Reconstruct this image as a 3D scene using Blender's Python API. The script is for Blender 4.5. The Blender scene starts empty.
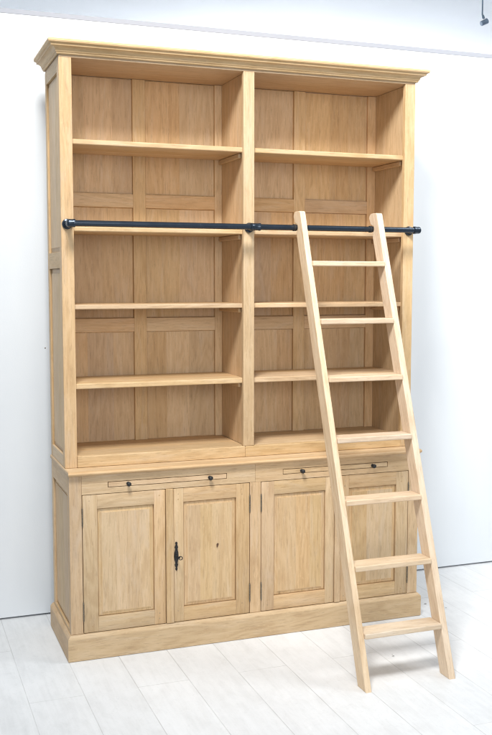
import bpy, bmesh, math, random
from mathutils import Vector, Matrix

rnd = random.Random(11)
C = bpy.context.scene.collection
scene = bpy.context.scene

# ---------------------------------------------------------------- node helpers
def new_mat(name):
    m = bpy.data.materials.new(name)
    m.use_nodes = True
    nt = m.node_tree
    nt.nodes.clear()
    out = nt.nodes.new('ShaderNodeOutputMaterial')
    b = nt.nodes.new('ShaderNodeBsdfPrincipled')
    nt.links.new(b.outputs[0], out.inputs[0])
    return m, nt, b

class N:
    def __init__(s, nt): s.nt = nt
    def __call__(s, kind, **kw):
        n = s.nt.nodes.new('ShaderNode' + kind)
        for k, v in kw.items():
            if k.startswith('in_'):
                n.inputs[int(k[3:])].default_value = v
            else:
                setattr(n, k, v)
        return n
    def link(s, a, b): s.nt.links.new(a, b)
    def math(s, op, a, b=None, clamp=False):
        n = s.nt.nodes.new('ShaderNodeMath'); n.operation = op; n.use_clamp = clamp
        for i, v in enumerate((a, b)):
            if v is None: continue
            if hasattr(v, 'links') or hasattr(v, 'is_linked'): s.nt.links.new(v, n.inputs[i])
            else: n.inputs[i].default_value = v
        return n.outputs[0]
    def scale(s, vec, sc):
        n = s.nt.nodes.new('ShaderNodeVectorMath'); n.operation = 'MULTIPLY'
        s.nt.links.new(vec, n.inputs[0]); n.inputs[1].default_value = sc
        return n.outputs[0]
    def noise(s, vec, scale=1, detail=2, rough=.5, dist=0):
        n = s.nt.nodes.new('ShaderNodeTexNoise')
        s.nt.links.new(vec, n.inputs['Vector'])
        n.inputs['Scale'].default_value = scale
        n.inputs['Detail'].default_value = detail
        n.inputs['Roughness'].default_value = rough
        n.inputs['Distortion'].default_value = dist
        return n.outputs[0]
    def ramp(s, fac, stops):
        n = s.nt.nodes.new('ShaderNodeValToRGB')
        s.nt.links.new(fac, n.inputs[0])
        els = n.color_ramp.elements
        while len(els) < len(stops): els.new(.5)
        for e, (p, c) in zip(els, stops):
            e.position = p
            e.color = (c, c, c, 1) if isinstance(c, (int, float)) else (*c, 1)
        return n.outputs[0]
    def mix(s, fac, a, b, mode='MIX'):
        n = s.nt.nodes.new('ShaderNodeMix'); n.data_type = 'RGBA'; n.blend_type = mode
        for sock, v in ((n.inputs[0], fac), (n.inputs[6], a), (n.inputs[7], b)):
            if hasattr(v, 'is_linked'): s.nt.links.new(v, sock)
            elif isinstance(v, (int, float)): sock.default_value = v
            else: sock.default_value = (*v, 1)
        return n.outputs[2]

# ---------------------------------------------------------------- materials
def wood(name, light, mid, dark, rough=.48):
    """Oak: every board carries its own grain frame ('grain') and its own tone ('tone')."""
    m, nt, b = new_mat(name)
    n = N(nt)
    g = n('Attribute', attribute_name='grain').outputs['Vector']
    tone = n('Attribute', attribute_name='tone').outputs['Fac']
    # growth figure: contour lines of a stretched noise
    fig = n.noise(n.scale(g, (1.1, 8, 8)), 1, 3, .5, .5)
    rings = n.math('SINE', n.math('MULTIPLY', fig, 70))
    rings = n.math('MULTIPLY_ADD', rings, .5); rings.node.inputs[2].default_value = .5
    fibre = n.noise(n.scale(g, (9, 130, 130)), 1, 4, .65, .3)
    fine = n.noise(n.scale(g, (17, 210, 210)), 1, 3, .68)
    blotch = n.noise(n.scale(g, (5, 13, 13)), 1, 5, .62, .6)
    cloud = n.noise(n.scale(g, (1.1, 3, 3)), 1, 2, .5)
    f = n.math('MULTIPLY', rings, .12)
    f = n.math('ADD', f, n.math('MULTIPLY', fibre, .40))
    f = n.math('ADD', f, n.math('MULTIPLY', blotch, .36))
    f = n.math('ADD', f, n.math('MULTIPLY', cloud, .16))
    col = n.ramp(f, [(.32, dark), (.52, mid), (.72, light)])
    # bleached, rubbed patches and pinker heartwood
    wash = n.ramp(n.noise(n.scale(g, (3.2, 22, 22)), 1, 4, .65, .8), [(.52, 0.0), (.72, 1.0)])
    grey = sum(light) / 3
    col = n.mix(n.math('MULTIPLY', wash, .36), col, tuple(c * .62 + grey * .40 for c in light))
    heart = n.ramp(n.noise(n.scale(g, (2.1, 11, 11)), 1, 3, .6), [(.54, 0.0), (.74, 1.0)])
    col = n.mix(n.math('MULTIPLY', heart, .18), col, (mid[0]*.98, mid[1]*.88, mid[2]*.84))
    pores = n.ramp(fine, [(.54, 0.0), (.68, 1.0)])
    col = n.mix(n.math('MULTIPLY', pores, .42), col, tuple(c * .62 for c in dark))
    # ray flecks
    fleck = n.ramp(n.noise(n.scale(g, (60, 110, 110)), 1, 2, .5), [(.63, 0.0), (.70, 1.0)])
    col = n.mix(n.math('MULTIPLY', fleck, .20), col, tuple(min(1, c * 1.15) for c in light))
    # occasional knots with a swirl of darker grain round them
    wob = n('VectorMath', operation='ADD')
    n.link(n.scale(g, (1.5, 4.6, 4.6)), wob.inputs[0])
    nz = n('TexNoise'); n.link(n.scale(g, (12, 30, 30)), nz.inputs['Vector']); nz.inputs['Scale'].default_value = 1
    n.link(n.scale(nz.outputs['Color'], (.10, .10, .10)), wob.inputs[1])
    vor = n('TexVoronoi', feature='F1')
    n.link(wob.outputs[0], vor.inputs['Vector']); vor.inputs['Scale'].default_value = 1.0
    halo = n.ramp(vor.outputs['Distance'], [(.03, 1.0), (.15, 0.0)])
    col = n.mix(n.math('MULTIPLY', halo, .45), col, dark)
    knot = n.ramp(vor.outputs['Distance'], [(.02, 1.0), (.045, 0.0)])
    col = n.mix(n.math('MULTIPLY', knot, .55), col, tuple(c * .45 for c in dark))
    # each board its own tone and a slightly different hue
    hv = n.math('SINE', n.math('MULTIPLY', tone, 911))
    hsv = n('HueSaturation')
    h = n.math('MULTIPLY_ADD', hv, .0028); h.node.inputs[2].default_value = .4985
    sa = n.math('MULTIPLY_ADD', n.math('SINE', n.math('MULTIPLY', tone, 1777)), .07); sa.node.inputs[2].default_value = 1.0
    n.link(h, hsv.inputs['Hue']); n.link(sa, hsv.inputs['Saturation'])
    n.link(col, hsv.inputs['Color']); n.link(tone, hsv.inputs['Value'])
    n.link(hsv.outputs[0], b.inputs['Base Color'])
    r = n.math('MULTIPLY_ADD', fibre, .25); r.node.inputs[2].default_value = rough - .1
    n.link(r, b.inputs['Roughness'])
    b.inputs['Specular IOR Level'].default_value = .35
    bump = n('Bump'); bump.inputs['Strength'].default_value = .25; bump.inputs['Distance'].default_value = .0008
    n.link(n.math('ADD', fibre, n.math('MULTIPLY', fine, .6)), bump.inputs['Height'])
    n.link(bump.outputs[0], b.inputs['Normal'])
    return m

OAK = wood('oak', (.625, .453, .270), (.56, .391, .215), (.455, .297, .150))
OAK_BACK = wood('oak_back_board', (.66, .482, .288), (.592, .411, .226), (.485, .32, .162), .55)
PALE = wood('pale_oak', (.735, .59, .43), (.665, .515, .355), (.54, .38, .235))
KNOT = wood('oak_knot', (.16, .08, .035), (.12, .06, .025), (.06, .03, .015))

def simple(name, col, rough, metal=0, var=.15, scale=60, bump=0):
    m, nt, b = new_mat(name); n = N(nt)
    tc = n('TexCoord').outputs['Object']
    f = n.noise(tc, scale, 3, .6)
    lo = tuple(c * (1 - var) for c in col); hi = tuple(min(1, c * (1 + var)) for c in col)
    n.link(n.ramp(f, [(.3, lo), (.7, hi)]), b.inputs['Base Color'])
    b.inputs['Roughness'].default_value = rough; b.inputs['Metallic'].default_value = metal
    r = n.math('MULTIPLY_ADD', f, .2); r.node.inputs[2].default_value = rough - .1
    n.link(r, b.inputs['Roughness'])
    if bump:
        bp = n('Bump'); bp.inputs['Strength'].default_value = bump; bp.inputs['Distance'].default_value = .001
        n.link(f, bp.inputs['Height']); n.link(bp.outputs[0], b.inputs['Normal'])
    return m
BLACK = simple('blackened_steel', (.03, .042, .06), .24, .6, .06, 25)
IRON = simple('dark_iron', (.035, .035, .036), .5, .6, .4, 150, .3)
HINGE = simple('aged_brass', (.17, .145, .11), .42, .7, .3, 200)
RUBBER = simple('black_rubber', (.012, .013, .015), .6)
GREY = simple('grey_lamp_enamel', (.26, .33, .42), .4, .2)
GAP_SHADE = simple('gap_shade_grey', (.32, .34, .38), .9)  # colour imitates the shade in the gap under the wall
SPECK = simple('dark_dirt', (.14, .13, .12), .9)
CAPW = simple('grey_white_paint', (.33, .34, .375), .6, 0, .03, 3)

def wall_mat():
    m, nt, b = new_mat('white_wall_paint'); n = N(nt)
    tc = n('TexCoord').outputs['Object']
    f = n.noise(tc, 1.3, 4, .55)
    g = n.noise(n.scale(tc, (5, 5, 1.2)), 1, 4, .6)
    f = n.math('ADD', n.math('MULTIPLY', f, .5), n.math('MULTIPLY', g, .5))
    n.link(n.ramp(f, [(.35, (.69, .725, .757)), (.65, (.735, .765, .793))]), b.inputs['Base Color'])
    b.inputs['Roughness'].default_value = .62
    b.inputs['Specular IOR Level'].default_value = .3
    bp = n('Bump'); bp.inputs['Strength'].default_value = .12; bp.inputs['Distance'].default_value = .002
    n.link(n.noise(tc, 160, 3, .6), bp.inputs['Height']); n.link(bp.outputs[0], b.inputs['Normal'])
    return m
WALL = wall_mat()

def floor_mat():
    m, nt, b = new_mat('white_painted_planks'); n = N(nt)
    tc = n('TexCoord').outputs['Object']
    mp = n('Mapping'); n.link(tc, mp.inputs[0])
    mp.inputs['Location'].default_value = (1.097, -.012 + .0, 0)
    mp.inputs['Rotation'].default_value = (0, 0, math.radians(-90))
    br = n('TexBrick', offset=.43, offset_frequency=2, squash=1)
    n.link(mp.outputs[0], br.inputs['Vector'])
    br.inputs['Color1'].default_value = (.0, .0, .0, 1); br.inputs['Color2'].default_value = (1, 1, 1, 1)
    br.inputs['Mortar'].default_value = (.5, .5, .5, 1)
    br.inputs['Scale'].default_value = 1
    br.inputs['Mortar Size'].default_value = .0018
    br.inputs['Mortar Smooth'].default_value = .5
    br.inputs['Brick Width'].default_value = 1.21
    br.inputs['Row Height'].default_value = .1975
    plank = br.outputs['Color']; gap = br.outputs['Fac']
    gr = n.noise(n.scale(tc, (42, 3.2, 1)), 1, 4, .62, .4)
    cl = n.noise(tc, 3.0, 4, .6, .3)
    mott = n.noise(n.scale(tc, (16, 9, 1)), 1, 5, .65, .8)
    f = n.math('ADD', n.math('MULTIPLY', gr, .35), n.math('MULTIPLY', cl, .25))
    f = n.math('ADD', f, n.math('MULTIPLY', mott, .40))
    base = n.ramp(f, [(.33, (.63, .642, .65)), (.52, (.715, .728, .738)), (.7, (.765, .777, .788))])
    col = n.mix(.10, base, plank, 'SOFT_LIGHT')
    # paint crackle and specks
    tex = n.noise(n.scale(tc, (70, 38, 1)), 1, 5, .7, 1.2)
    col = n.mix(n.math('MULTIPLY', n.ramp(tex, [(.54, 0.0), (.68, 1.0)]), .16), col, (.46, .47, .48))
    # worn scratches
    scr = n.noise(n.scale(tc, (8, 26, 1)), 1, 6, .72, 1.5)
    col = n.mix(n.math('MULTIPLY', n.ramp(scr, [(.63, 0.0), (.74, 1.0)]), .22), col, (.42, .42, .41))
    gn = n.noise(tc, 7, 3, .6)
    gs = n.math('MULTIPLY', gap, n.ramp(gn, [(.3, .15), (.65, .7)]))
    col = n.mix(gs, col, (.38, .38, .38))
    n.link(col, b.inputs['Base Color'])
    n.link(n.ramp(mott, [(.3, .38), (.7, .6)]), b.inputs['Roughness'])
    b.inputs['Specular IOR Level'].default_value = .35
    h = n.math('SUBTRACT', n.math('MULTIPLY', n.math('ADD', gr, mott), .25), n.math('MULTIPLY', gap, .8))
    bp = n('Bump'); bp.inputs['Strength'].default_value = .35; bp.inputs['Distance'].default_value = .0016
    n.link(h, bp.inputs['Height']); n.link(bp.outputs[0], b.inputs['Normal'])
    return m
FLOOR = floor_mat()
CEIL = simple('white_ceiling', (.8, .82, .85), .8, 0, .03, .6)

# ---------------------------------------------------------------- mesh builder
AX = {'x': ((1,0,0),(0,1,0),(0,0,1)), 'y': ((0,1,0),(1,0,0),(0,0,1)), 'z': ((0,0,1),(1,0,0),(0,1,0))}
class Board:
    """grain direction, random origin and tone of one plank"""
    def __init__(s, grain='z', tone=None, spread=.085):
        ax = AX[grain] if isinstance(grain, str) else grain
        s.ax = [Vector(a) for a in ax]
        s.off = Vector((rnd.uniform(-30, 30), rnd.uniform(-30, 30), rnd.uniform(-30, 30)))
        s.tone = tone if tone is not None else rnd.uniform(1 - spread, 1 + spread)
    def g(s, p): return Vector((p.dot(s.ax[0]), p.dot(s.ax[1]), p.dot(s.ax[2]))) + s.off

class MB:
    def __init__(s): s.v = []; s.f = []; s.b = []; s.m = []; s.sm = []
    def face(s, pts, board, mat=0, smooth=False):
        i = len(s.v); s.v += [Vector(p) for p in pts]
        s.f.append(list(range(i, i + len(pts)))); s.b.append(board); s.m.append(mat); s.sm.append(smooth)
    def bm(s, bm, board, mat=0, smooth=False):
        i = len(s.v); bm.verts.index_update()
        s.v += [v.co.copy() for v in bm.verts]
        for f in bm.faces:
            s.f.append([i + v.index for v in f.verts]); s.b.append(board); s.m.append(mat); s.sm.append(smooth)
        bm.free()
    def box(s, x0, x1, y0, y1, z0, z1, grain='z', bev=.0015, board=None, mat=0, seg=2):
        bm = bmesh.new()
        bmesh.ops.create_cube(bm, size=1)
        for v in bm.verts:
            v.co = Vector(((x0+x1)/2 + v.co.x*(x1-x0), (y0+y1)/2 + v.co.y*(y1-y0), (z0+z1)/2 + v.co.z*(z1-z0)))
        if bev:
            bmesh.ops.bevel(bm, geom=bm.edges[:], offset=bev, segments=seg, affect='EDGES', profile=.5)
        s.bm(bm, board or Board(grain), mat)
    def lathe(s, p, axis, prof, n=20, mat=0, board=None):
        """prof: (distance along axis from p, radius)"""
        a = Vector(axis).normalized(); u = a.orthogonal().normalized(); w = a.cross(u)
        p = Vector(p); bm = bmesh.new(); rings = []
        for d, r in prof:
            rings.append([bm.verts.new(p + a*d + (u*math.cos(t) + w*math.sin(t))*r) for t in [2*math.pi*k/n for k in range(n)]])
        for r0, r1 in zip(rings, rings[1:]):
            for k in range(n): bm.faces.new((r0[k], r0[(k+1) % n], r1[(k+1) % n], r1[k]))
        bm.faces.new(rings[0][::-1]); bm.faces.new(rings[-1])
        bmesh.ops.recalc_face_normals(bm, faces=bm.faces[:])
        s.bm(bm, board or Board('z', 1), mat, True)
    def build(s, name, mats, parent=None, sharp=35):
        me = bpy.data.meshes.new(name)
        me.from_pydata(s.v, [], s.f)
        mats = mats if isinstance(mats, (list, tuple)) else [mats]
        for m in mats: me.materials.append(m)
        me.polygons.foreach_set('material_index', s.m)
        ga = me.attributes.new('grain', 'FLOAT_VECTOR', 'CORNER')
        ta = me.attributes.new('tone', 'FLOAT', 'FACE')
        data = [0.0] * (3 * len(me.loops))
        for p in me.polygons:
            b = s.b[p.index]
            for li in p.loop_indices:
                g = b.g(me.vertices[me.loops[li].vertex_index].co)
                data[3*li:3*li+3] = g
        ga.data.foreach_set('vector', data)
        ta.data.foreach_set('value', [b.tone for b in s.b])
        me.polygons.foreach_set('use_smooth', s.sm)
        me.update()
        if any(s.sm): me.set_sharp_from_angle(angle=math.radians(sharp))
        o = bpy.data.objects.new(name, me); C.objects.link(o)
        if parent: o.parent = parent
        return o

def empty(name, label, cat, group=None):
    o = bpy.data.objects.new(name, None); C.objects.link(o)
    o['label'] = label; o['category'] = cat
    if group: o['group'] = group
    o.empty_display_size = .1
    return o

def sweep(mb, x0, x1, y0, y1, prof, side=1.0, boards=None):
    """moulding round the left, front and right of a rectangle, mitred; prof = (outward, z)"""
    boards = boards or [Board('y'), Board('x'), Board('y')]
    def pts(d, z): return [(x0-d*side, y1, z), (x0-d*side, y0-d, z), (x1+d*side, y0-d, z), (x1+d*side, y1, z)]
    for (d0, z0), (d1, z1) in zip(prof, prof[1:]):
        a, b = pts(d0, z0), pts(d1, z1)
        for k in range(3): mb.face([a[k], a[k+1], b[k+1], b[k]], boards[k])
    cap = [pts(d, z) for d, z in prof]
    mb.face([c[0] for c in cap][::-1], boards[0]); mb.face([c[3] for c in cap], boards[2])

def raised_panel(mb, P, u0, u1, w0, w1, rings, strips, grain='z', spread=.06, bevel_board=None):
    """P(u, w, depth) -> xyz; rings = (inset, depth) from the frame inwards; the field is glued from strips"""
    bb = bevel_board or Board(grain)
    def rect(i, d): return [P(u0+i, w0+i, d), P(u1-i, w0+i, d), P(u1-i, w1-i, d), P(u0+i, w1-i, d)]
    for (i0, d0), (i1, d1) in zip(rings, rings[1:]):
        a, b = rect(i0, d0), rect(i1, d1)
        for k in range(4): mb.face([a[k], a[(k+1) % 4], b[(k+1) % 4], b[k]], bb)
    i, d = rings[-1]
    a, b = u0+i, u1-i
    cuts = [a] + [a + (b-a)*t for t in strips] + [b]
    for c0, c1 in zip(cuts, cuts[1:]):
        mb.face([P(c0, w0+i, d), P(c1, w0+i, d), P(c1, w1-i, d), P(c0, w1-i, d)], Board(grain, None, spread))

# ---------------------------------------------------------------- dimensions (metres)
W, D, E = 1.545, .337, .079           # width, depth of the back, how far the base stands forward
IL, DL, DR, IR = .030, .760, .785, 1.515   # inner faces of the two bays
SW = .049                              # front stile width
CEILZ = 2.341
BAYS = ((IL, DL), (DR, IR))

case = empty('bookcase', 'tall light oak bookcase with eight open shelf bays over four panelled doors', 'bookcase')

# ---- upper case
mb = MB()
prof = [(.001, 2.350), (.006, 2.350), (.009, 2.353), (.009, 2.357), (.013, 2.359)]
for k in range(7):                     # cove
    t = k/6*math.pi/2
    prof.append((.013 + .017*(1-math.cos(t)), 2.360 + .016*math.sin(t)))
prof += [(.033, 2.376), (.034, 2.378), (.034, 2.382)]
for k in range(5):
    t = k/4*math.pi/2
    prof.append((.035 + .009*math.sin(t), 2.384 + .006*(1-math.cos(t))))
prof += [(.045, 2.392), (.044, 2.3985), (.042, 2.400), (-.01, 2.400), (-.01, 2.352)]
sweep(mb, 0, W, 0, D, prof)
mb.build('cornice', OAK, case)
mb = MB(); mb.box(.001, W-.001, .0012, D-.001, 2.342, 2.396, 'x', .0008); mb.build('top_board', OAK, case)

for x0, x1 in ((0, SW), (W/2-.024, W/2+.024), (W-SW, W)):
    mb = MB()
    z0 = .7545 if x0 != W/2-.024 else .8005
    mb.box(x0, x1, 0, .022, z0, 2.3415, 'z', .0018)
    mb.build('stile', OAK, case)

def side_panel(x, sgn, name, y0, y1, z0, z1, front_w, rear_w, rails, t, y_in0):
    """framed side; x = outer face, sgn = +1 when the inside lies towards +x"""
    mb = MB()
    X = lambda d: x + sgn*d
    def bx(d0, d1, *a, **k):
        p, q = sorted((X(d0), X(d1))); mb.box(p, q, *a, **k)
    if front_w > .0: bx(0, .0145, y0, y0+front_w, z0, z1, grain='z', bev=.001)
    bx(0, .0145, y1-rear_w, y1, z0, z1, grain='z', bev=.001)
    ya, yb = y0+front_w, y1-rear_w
    for r0, r1 in rails: bx(0, .0142, ya, yb, r0, r1, grain='y', bev=.001)
    for (a0, a1), (b0, b1) in zip(rails, rails[1:]):
        raised_panel(mb, lambda u, w, d: (X(d), u, w), ya, yb, a1, b0,
                     [(0, .0135), (.001, .0135), (.002, .010), (.018, .0085), (.0185, .006)], (.36, .7))
    bx(.015, t, y_in0, y1-.002, z0+.001, z1-.001, grain='z', bev=0)
    return mb.build(name, OAK, case)
rails = [(.7545, .803), (1.541, 1.606), (2.292, 2.3415)]
side_panel(0, 1, 'side_panel', .0225, D, .7545, 2.3415, .022, .036, rails, IL, .0225)
side_panel(W, -1, 'side_panel', .0225, D, .7545, 2.3415, .022, .036, rails, W-IR, .0225)

mb = MB()
for k in range(3): mb.box(DL, DR, .0225 + k*.09, .1125 + k*.09 if k < 2 else .336, .8005, 2.3405, 'z', 0)
mb.build('divider', OAK, case)

ROWS = (.8, 1.274, 1.332, 1.803, 1.860, 2.3408)
for (a, b), (s0, s1), (el, er) in (((IL, DL), (.360, .415), (.065, .727)), ((DR, IR), (1.104, 1.159), (.822, 1.474))):
    mb = MB()
    yf, yb = .307, .326
    for p, q in ((a+.0002, el), (s0, s1), (er, b-.0002)): mb.box(p, q, yf, yb, ROWS[0]+.0003, ROWS[5], 'z', .0012)
    for r in (1, 3):
        for p, q in ((el, s0), (s1, er)): mb.box(p, q, yf+.0003, yb, ROWS[r], ROWS[r+1], 'x', .0015)
    for p, q in ((el, s0), (s1, er)):
        for r in (0, 2, 4):
            cuts = sorted([p, q] + [p + (q-p)*(t + rnd.uniform(-.1, .1)) for t in ((.33, .68) if rnd.random() > .4 else (.5,))])
            raised_panel(mb, lambda u, w, d: (u, yf + d, w), p, q, ROWS[r], ROWS[r+1],
                         [(0, .018), (.0005, .011), (.004, .009)], [(c-p)/(q-p) for c in cuts[1:-1]], spread=.085)
    mb.box(a+.0002, b-.0002, .3265, .335, ROWS[0]+.0003, ROWS[5], 'z', 0)
    mb.build('back_panel', OAK_BACK, case)

SHELVES = ((2.039, .020), (1.703, .018), (1.399, .019), (1.087, .022))
for (a, b) in BAYS:
    for z, t in SHELVES:
        mb = MB()
        mb.box(a+.0008, b-.0008, .0165, .115, z-t, z, 'x', .004, seg=3)
        mb.box(a+.0008, b-.0008, .1115, .205, z-t+.0004, z-.0004, 'x', .0008)
        mb.box(a+.0008, b-.0008, .205, .306, z-t+.0002, z-.0002, 'x', .0008)
        sh = mb.build('shelf', OAK, case)
        for x0, x1 in ((a+.0004, a+.016), (b-.016, b-.0004)):
            cb = MB(); z1 = z-t-.0005
            cb.box(x0, x1, .048, .306, z1-.020, z1, 'y', .004)
            cb.build('shelf_support', OAK, case)
    mb = MB()
    mb.box(a+.0006, b-.0006, .0222, .12, .776, .8, 'x', .001)
    mb.box(a+.0006, b-.0006, .12, .215, .776, .7996, 'x', .001)
    mb.box(a+.0006, b-.0006, .215, .3358, .776, .8, 'x', .001)
    mb.build('bottom_shelf', OAK, case)
mb = MB()
mb.box(SW+.0006, .757, -.003, .0218, .7545, .800, 'x', .003, seg=3)
mb.build('bottom_rail', OAK, case)
mb = MB()
mb.box(.7574, W-SW-.0006, -.0022, .0218, .7545, .7994, 'x', .003, seg=3)
mb.build('bottom_rail', OAK, case)

# ---- base cabinet
mb = MB()
prof = [(.0, .7372), (.010, .7376), (.013, .739), (.0165, .7405), (.019, .7435), (.020, .7465), (.019, .7495), (.0165, .7522), (.012, .7538), (-.003, .7540), (-.003, .7375)]
sweep(mb, 0, W, -E, D, prof, side=.25, boards=[Board('y', 1.0), Board('x', 1.04), Board('y', 1.0)])
for y0, y1 in ((-E+.0025, .07), (.07, .2), (.2, D-.001)):
    mb.box(.0012, W-.0012, y0, y1, .7385, .7538, 'x', .0)
mb.build('counter_top', OAK, case)

rails = [(.1055, .119), (.664, .7368)]
side_panel(0, 1, 'base_side', -E+.0225, D, .1055, .7368, .016, .038, rails, .025, -E+.0225)
side_panel(W, -1, 'base_side', -E+.0225, D, .1055, .7368, .016, .038, rails, .025, -E+.0225)

PL = .1045
for x0, x1, z1 in ((0, SW, .7366), (.749, .797, .6602), (W-SW, W, .7366)):
    mb = MB()
    mb.box(x0, x1, -E, -E+.022, PL+.0005, z1, 'z', .0014)
    mb.build('front_stile', OAK, case)
# front rail with the two slots for the pull-out trays
mb = MB()
rb = [Board('x', 1.01), Board('x', .99)]
TR = ((.153, .648), (.896, 1.391))
TZ0, TZ1 = .6835, .7065
for (a, b), bd in (((SW+.0004, .772), rb[0]), ((.7726, W-SW-.0004), rb[1])):
    t0, t1 = TR[0] if a < .5 else TR[1]
    mb.box(a, b, -E+.0004, -E+.022, TZ1, .7366, board=bd, bev=.0006)
    mb.box(a, b, -E+.0004, -E+.022, .6608, TZ0, board=bd, bev=.0006)
    mb.box(a, t0, -E+.0004, -E+.022, TZ0, TZ1, board=bd, bev=.0003)
    mb.box(t1, b, -E+.0004, -E+.022, TZ0, TZ1, board=bd, bev=.0003)
mb.build('front_rail', OAK, case)
mb = MB()
mb.box(.026, W-.026, .312, .33, .106, .736, 'z', 0)
mb.build('base_back', OAK_BACK, case)

def knob(p, parent):
    mb = MB()
    mb.lathe(p, (0, -1, 0), [(0, .0072), (.0015, .0072), (.003, .0048), (.009, .0042), (.012, .0068), (.015, .0084), (.019, .0090), (.022, .0077), (.0242, .005), (.025, .001)], 20)
    return mb.build('knob', IRON, parent)
for (t0, t1), ks in zip(TR, ((.234, .573), (.981, 1.316))):
    mb = MB()
    mb.box(t0+.0022, t1-.0022, -E-.0003, .2, TZ0+.0022, TZ1-.0024, 'x', .0012)
    t = mb.build('pull_out_tray', OAK, case)
    for x in ks: knob((x, -E-.0003, .6945), t)

DZ0, DZ1 = .1068, .6584
def door(x0, x1, px0, px1, hinge_right, strips):
    root = bpy.data.objects.new('door', None); C.objects.link(root); root.parent = case
    root.location = (0, 0, 0); root.empty_display_size = .05
    pz0, pz1 = .166, .602
    y0, y1 = -E+.0003, -E+.022
    mb = MB()
    mb.box(x0, px0, y0, y1, DZ0, DZ1, 'z', .0013)
    mb.box(px1, x1, y0, y1, DZ0, DZ1, 'z', .0013)
    mb.box(px0, px1, y0+.0003, y1, pz1, DZ1, 'x', .0009)
    mb.box(px0, px1, y0+.0003, y1, DZ0, pz0, 'x', .0009)
    for cx in ((x0+px0)/2, (px1+x1)/2):            # draw-bore pegs
        for cz in (pz1+.034, pz1+.012, pz0-.036, pz0-.014):
            if rnd.random() < .75:
                mb.lathe((cx + rnd.uniform(-.006, .006), y0+.004, cz), (0, -1, 0), [(0, .0032), (.0039, .0032), (.0044, .0022)], 10, board=Board('y', rnd.choice((.72, .8, .88))))
    mb.build('door_frame', OAK, root)
    mb = MB()
    raised_panel(mb, lambda u, w, d: (u, y0 + d, w), px0, px1, pz0, pz1,
                 [(0, .018), (.0004, .0120), (.0026, .0115), (.0036, .0080), (.0150, .0062), (.0154, .0042), (.0185, .0036)], strips, spread=.05)
    mb.box(px0+.001, px1-.001, y0+.0175, y0+.0205, pz0+.001, pz1-.001, 'z', 0)
    pan = mb
    pan_obj = None
    if abs(x0 - .4212) < .01:                       # the one big knot of this door
        bm = bmesh.new()
        ring = [bm.verts.new((.607 + .0042*math.cos(t)*(1+.25*math.sin(3*t)) + .002*math.sin(t), y0+.0019, .408 + .0105*math.sin(t)*(1+.15*math.cos(2*t)))) for t in [k*math.pi/9 for k in range(18)]]
        bm.faces.new(ring); mb.bm(bm, Board('z', 1), 1)
    mb.build('door_panel', [OAK, KNOT], root)
    hx = x1+.0012 if hinge_right else x0-.0012
    for z0, z1 in ((.158, .228), (.538, .604)):
        hb = MB()
        segs = 3; L = (z1-z0)/segs
        for k in range(segs):
            hb.lathe((hx, -E-.0012, z0 + k*L + .0005), (0, 0, 1), [(0, .0024), (.0006, .0030), (L-.0016, .0030), (L-.001, .0024)], 12)
        hb.lathe((hx, -E-.0012, z1-.0005), (0, 0, 1), [(0, .0024), (.003, .0026), (.0055, .0015)], 12)
        hb.lathe((hx, -E-.0012, z0-.005), (0, 0, 1), [(0, .0015), (.0025, .0026), (.0055, .0024)], 12)
        hb.build('hinge', HINGE, root)
    return root
d1 = door(.0516, .3852, .110, .339, False, (.30, .52, .78))
d2 = door(.4212, .7466, .462, .688, True, (.28, .55))
d2['label'] = 'door with dark iron lock plate, key and a dark knot in its panel'
d3 = door(.7996, 1.1350, .857, 1.094, False, (.42, .74))
d4 = door(1.1645, 1.4934, 1.205, 1.435, True, (.36, .66))
for x0, x1 in ((.3872, .4192), (1.1368, 1.1627)):
    mb = MB(); mb.box(x0, x1, -E-.006, -E+.02, DZ0-.001, .6596, 'z', .0022); mb.build('cover_strip', OAK, case)
# lock plate and key
mb = MB()
out = []
for z, w in ((-.060, .0015), (-.057, .004), (-.052, .0052), (-.047, .0032), (-.043, .0055), (-.036, .0075), (-.030, .0052), (-.024, .0060), (-.014, .0085), (0, .0095),
             (.014, .0085), (.024, .0060), (.030, .0052), (.036, .0075), (.043, .0055), (.047, .0032), (.052, .0052), (.057, .004), (.060, .0015)):
    out.append((z, w))
cx, cz = .4305, .381
bm = bmesh.new()
L = [bm.verts.new((cx-w, -E-.0001, cz+z)) for z, w in out]; R = [bm.verts.new((cx+w, -E-.0001, cz+z)) for z, w in out]
Lf = [bm.verts.new((cx-w*.75, -E-.0035, cz+z*.985)) for z, w in out]; Rf = [bm.verts.new((cx+w*.75, -E-.0035, cz+z*.985)) for z, w in out]
Mf = [bm.verts.new((cx, -E-.0055, cz+z*.985)) for z, w in out]
for k in range(len(out)-1):
    for A, B in ((L, Lf), (Lf, Mf), (Mf, Rf), (Rf, R)): bm.faces.new((A[k], B[k], B[k+1], A[k+1]))
mb.bm(bm, Board('z', 1))
plate = mb.build('lock_plate', IRON, d2)
mb = MB()
mb.lathe((cx, -E-.004, cz), (.12, -1, .04), [(0, .0055), (.003, .0055), (.004, .003), (.026, .0028), (.027, .004), (.029, .004)], 12)
bow = []
bm = bmesh.new()
cc = Vector((cx+.005, -E-.042, cz+.002)); n = 18; m = 8
u = Vector((.75, -.62, .12)).normalized(); w = Vector((.0, .15, 1)).normalized()
grid = [[bm.verts.new(cc + (u*math.cos(a)*1.0 + w*math.sin(a)*.8)*(.0085 + .0020*math.cos(t)) + u.cross(w).normalized()*.0020*math.sin(t)) for t in [2*math.pi*j/m for j in range(m)]] for a in [2*math.pi*i/n for i in range(n)]]
for i in range(n):
    for j in range(m): bm.faces.new((grid[i][j], grid[(i+1) % n][j], grid[(i+1) % n][(j+1) % m], grid[i][(j+1) % m]))
mb.bm(bm, Board('z', 1), 0, True)
mb.build('key', IRON, d2)

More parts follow.
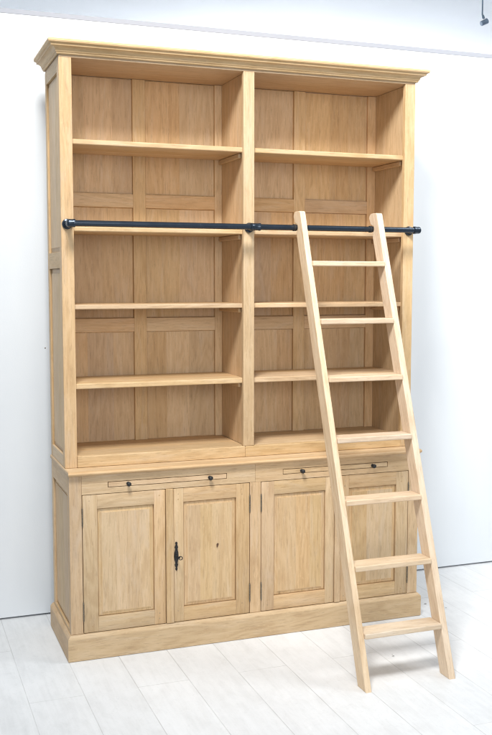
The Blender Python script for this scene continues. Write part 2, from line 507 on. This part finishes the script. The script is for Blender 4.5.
mb = MB()
prof = [(-.01, .001), (.013, .001), (.0145, .003), (.0145, .088), (.0138, .091), (.0120, .094), (.0095, .0975), (.0065, .1005), (.0035, .1035), (.001, .1042), (-.014, .1043), (-.014, .001)]
sweep(mb, 0, W, -E, D+.008, prof, boards=[Board('y', .93), Board('x', .94), Board('y', .93)])
mb.build('plinth', OAK, case)

# ---- steel ladder rail, screwed to the three stiles
RY, RZ, RR = -.075, 1.711, .0115
mb = MB(); mb.lathe((.024, RY, RZ), (1, 0, 0), [(0, RR), (1.498, RR)], 24)
rail = mb.build('ladder_rail', BLACK, case)
for kind, fx in (('end', .0235), ('mid', .7725), ('end', 1.5205)):
    mb = MB()
    mb.lathe((fx, -.0003, RZ), (0, -1, 0), [(0, .0205), (.005, .0205), (.008, .019), (.010, .0145), (.022, .0135), (.024, .0115), (.062, .0115)], 26)
    for t in range(3):
        an = 2*math.pi*t/3 + .5
        mb.lathe((fx + .0165*math.cos(an), -.005, RZ + .0165*math.sin(an)), (0, -1, 0), [(0, .0028), (.0042, .0028), (.0052, .0018)], 8)
    mb.build('flange', BLACK, rail)
    mb = MB()
    if kind == 'mid':
        mb.lathe((fx-.022, RY, RZ), (1, 0, 0), [(0, .0125), (.001, .0155), (.008, .0155), (.010, .0145), (.034, .0145), (.036, .0155), (.043, .0155), (.044, .0125)], 24)
        mb.lathe((fx, RY+.02, RZ), (0, -1, 0), [(0, .0125), (.001, .0150), (.020, .0145)], 20)
    else:
        sgn = 1 if fx < 1 else -1
        mb.lathe((fx-sgn*.0155, RY, RZ), (sgn, 0, 0), [(0, .006), (.0012, .0105), (.004, .0138), (.008, .0152), (.022, .0148), (.024, .0158), (.032, .0158), (.033, .0125)], 24)
        mb.lathe((fx, RY+.024, RZ), (0, -1, 0), [(0, .0125), (.001, .0158), (.008, .0158), (.010, .0146), (.024, .0146)], 20)
    mb.build('pipe_fitting', BLACK, rail)

# ---------------------------------------------------------------- ladder
lad = empty('ladder', 'slanted pale oak library ladder with seven treads hooked on the black rail', 'ladder')
SL = .3535
fr = lambda z: -.744 + SL*z
DP = .067
ldir = Vector((0, SL, 1)).normalized()
LG = (tuple(ldir), (1, 0, 0), (0, ldir.z, -ldir.y))
def leg(x0, x1, tone):
    zt = 1.777
    poly = [(fr(0), 0.0), (fr(0)+DP, 0.0)]
    z = 1.676; poly.append((fr(z)+DP, z))
    poly.append((fr(1.690)+DP-.006, 1.690))
    for k in range(7):                                 # notch that hooks over the rail
        t = -math.pi/2 - k/6*math.pi
        poly.append((RY - .004 + .0150*math.cos(t), RZ + .0150*math.sin(t)))
    poly.append((fr(1.732)+DP+.001, 1.731))
    cy, r = fr(zt)+DP-.022, .022                       # rounded top
    for k in range(7):
        t = math.radians(5) + k/6*math.radians(85)
        poly.append((cy + r*math.cos(t), zt - r + r*math.sin(t)))
    poly += [(fr(zt)+.008, zt), (fr(zt)+.002, zt-.002), (fr(zt-.007), zt-.007)]
    bm = bmesh.new()
    a = [bm.verts.new((x0, y, z)) for y, z in poly]; b = [bm.verts.new((x1, y, z)) for y, z in poly]
    n = len(poly)
    for k in range(n): bm.faces.new((a[k], a[(k+1) % n], b[(k+1) % n], b[k]))
    fa = bm.faces.new(a[::-1]); fb = bm.faces.new(b)
    bmesh.ops.recalc_face_normals(bm, faces=bm.faces[:])
    es = [e for f in (fa, fb) for e in f.edges]
    bmesh.ops.bevel(bm, geom=es, offset=.0022, segments=2, affect='EDGES', profile=.5)
    mb = MB(); mb.bm(bm, Board(LG, tone))
    return mb.build('leg', PALE, lad)
LX = ((.9505, .9745), (1.3005, 1.3280))
leg(*LX[0], 1.03); leg(*LX[1], 1.0)
for k, z in enumerate((1.573, 1.341, 1.117, .888, .660, .427, .196)):
    y0 = fr(z-.010) - .0085
    mb = MB()
    bd = Board('x')
    mb.box(LX[0][1]+.0004, LX[1][0]-.0004, y0, y0+.084, z-.0205, z, 'x', .0038, board=bd, seg=3)
    mb.build('tread', PALE, lad)
for x in (LX[0][0]-.013, LX[1][0]-.013):
    mb = MB()
    mb.lathe((x, RY, RZ), (1, 0, 0), [(0, .0118), (.001, .0142), (.012, .0142), (.0125, .0120), (.038, .0120)], 22)
    mb.build('rail_sleeve', RUBBER, lad)

# ---------------------------------------------------------------- setting
mb = MB(); s = 30
mb.face([(-s, -s, 0), (s, -s, 0), (s, s, 0), (-s, s, 0)], Board('y', 1))
def flake(x, y, r):
    pts = [(x + r*math.cos(t)*rnd.uniform(.5, 1.3), y + .6*r*math.sin(t)*rnd.uniform(.5, 1.3), .0012) for t in [k*math.pi/4 for k in range(8)]]
    mb.face(pts, Board('y', 1), 1)
flake(1.659, .034, .008); flake(1.72, -.047, .004); flake(1.214, -.470, .006); flake(1.219, -.452, .003); 
fl = mb.build('floor', [FLOOR, SPECK]); fl['kind'] = 'structure'

wall = empty('wall', 'plain white painted partition wall standing behind the bookcase', 'wall')
WY = .4935
mb = MB(); mb.box(-6, 9, WY, WY+.09, .008, 2.612, 'z', .001); mb.build('wall_board', WALL, wall)
mb = MB(); mb.box(-6, 9, WY+.02, WY+.08, .0005, .0085, 'z', 0); mb.build('base_shade_strip', GAP_SHADE, wall)  # solid recessed strip, coloured as the shade under the wall board
mb = MB(); mb.box(-6, 9, WY-.0015, WY+.10, 2.6121, 2.6320, 'x', .001); mb.build('cap_rail', CAPW, wall)
for x, z in ((.005, 1.199), (1.888, .618)):
    mb = MB(); mb.lathe((x, WY+.001, z), (0, -1, 0), [(0, .0028), (.002, .0028), (.0028, .0015)], 10); mb.build('screw', HINGE, wall)

mb = MB(); mb.box(-12, 22, .9, 18, 4.85, 4.95, 'x', 0)
ce = mb.build('ceiling', CEIL); ce['kind'] = 'structure'

sp = empty('spotlight', 'small grey spotlight hanging from the high ceiling beyond the wall', 'spotlight')
sp.location = (5.862, 6, 0)
mb = MB(); mb.lathe((0, 0, 4.52), (0, 0, 1), [(0, .008), (.33, .008)], 10)
mb.build('rod', GREY, sp)
mb = MB(); mb.lathe((.006, 0, 4.525), (.35, 0, -1), [(0, .012), (.03, .016), (.045, .010)], 12)
mb.build('joint', GREY, sp)
mb = MB(); mb.lathe((-.015, 0, 4.425), (.86, -.1, .42), [(0, .024), (.004, .028), (.085, .031), (.088, .028), (.088, .025)], 20)
mb.build('lamp_head', GREY, sp)

# ---------------------------------------------------------------- light
w = bpy.data.worlds.new('World'); scene.world = w; w.use_nodes = True
bg = w.node_tree.nodes['Background']
bg.inputs[0].default_value = (.74, .87, 1.0, 1); bg.inputs[1].default_value = .45
def lamp(name, loc, target, size, power, col, spread=180):
    l = bpy.data.lights.new(name, 'AREA'); l.shape = 'DISK'; l.size = size; l.energy = power; l.color = col
    l.spread = math.radians(spread)
    o = bpy.data.objects.new(name, l); C.objects.link(o); o.location = loc
    o.rotation_euler = (Vector(target)-Vector(loc)).to_track_quat('-Z', 'Y').to_euler()
    return o
lamp('studio_lamp', (-.45, -2.05, 4.2), (1.5, 0, 1.7), 1.0, 84, (1, .985, .96), 110)
lamp('wall_lamp', (3.5, -1.2, 3.9), (1.7, .5, 2.0), 1.4, 28, (1, 1, 1), 100)
lamp('fill_lamp', (.3, -5.2, 2.2), (1.5, 0, 1.3), 2.4, 23, (1, .99, .98), 80)
lamp('ceiling_fill', (6, 13.5, 3.0), (6, 13.5, 5), 4, 1250, (.97, .985, 1))  # added lamp, unseen beyond the wall, only brightens the ceiling

# ---------------------------------------------------------------- camera
cam = bpy.data.cameras.new('camera'); co = bpy.data.objects.new('camera', cam); C.objects.link(co)
f = 968.5207; yaw, pitch, roll = .354, -.0902, .0007
fwd = Vector((math.sin(yaw)*math.cos(pitch), math.cos(yaw)*math.cos(pitch), math.sin(pitch)))
right = Vector((.938021121, -.346577435, .000677613894)); up = Vector((.0305858, .0847285, .9959345))
fwd = Vector((.34522585, .9341869, -.09007748))
M = Matrix((right, up, -fwd)).transposed().to_4x4(); M.translation = Vector((-.6375, -3.7817, 1.4965))
co.matrix_world = M
cam.sensor_fit = 'VERTICAL'; cam.sensor_height = 36; cam.lens = f/735*36
cam.clip_start = .05; cam.clip_end = 200
scene.camera = co
scene.cycles.filter_width = 1.2
vs = scene.view_settings
vs.view_transform = 'Standard'; vs.look = 'None'; vs.exposure = 0; vs.gamma = 1
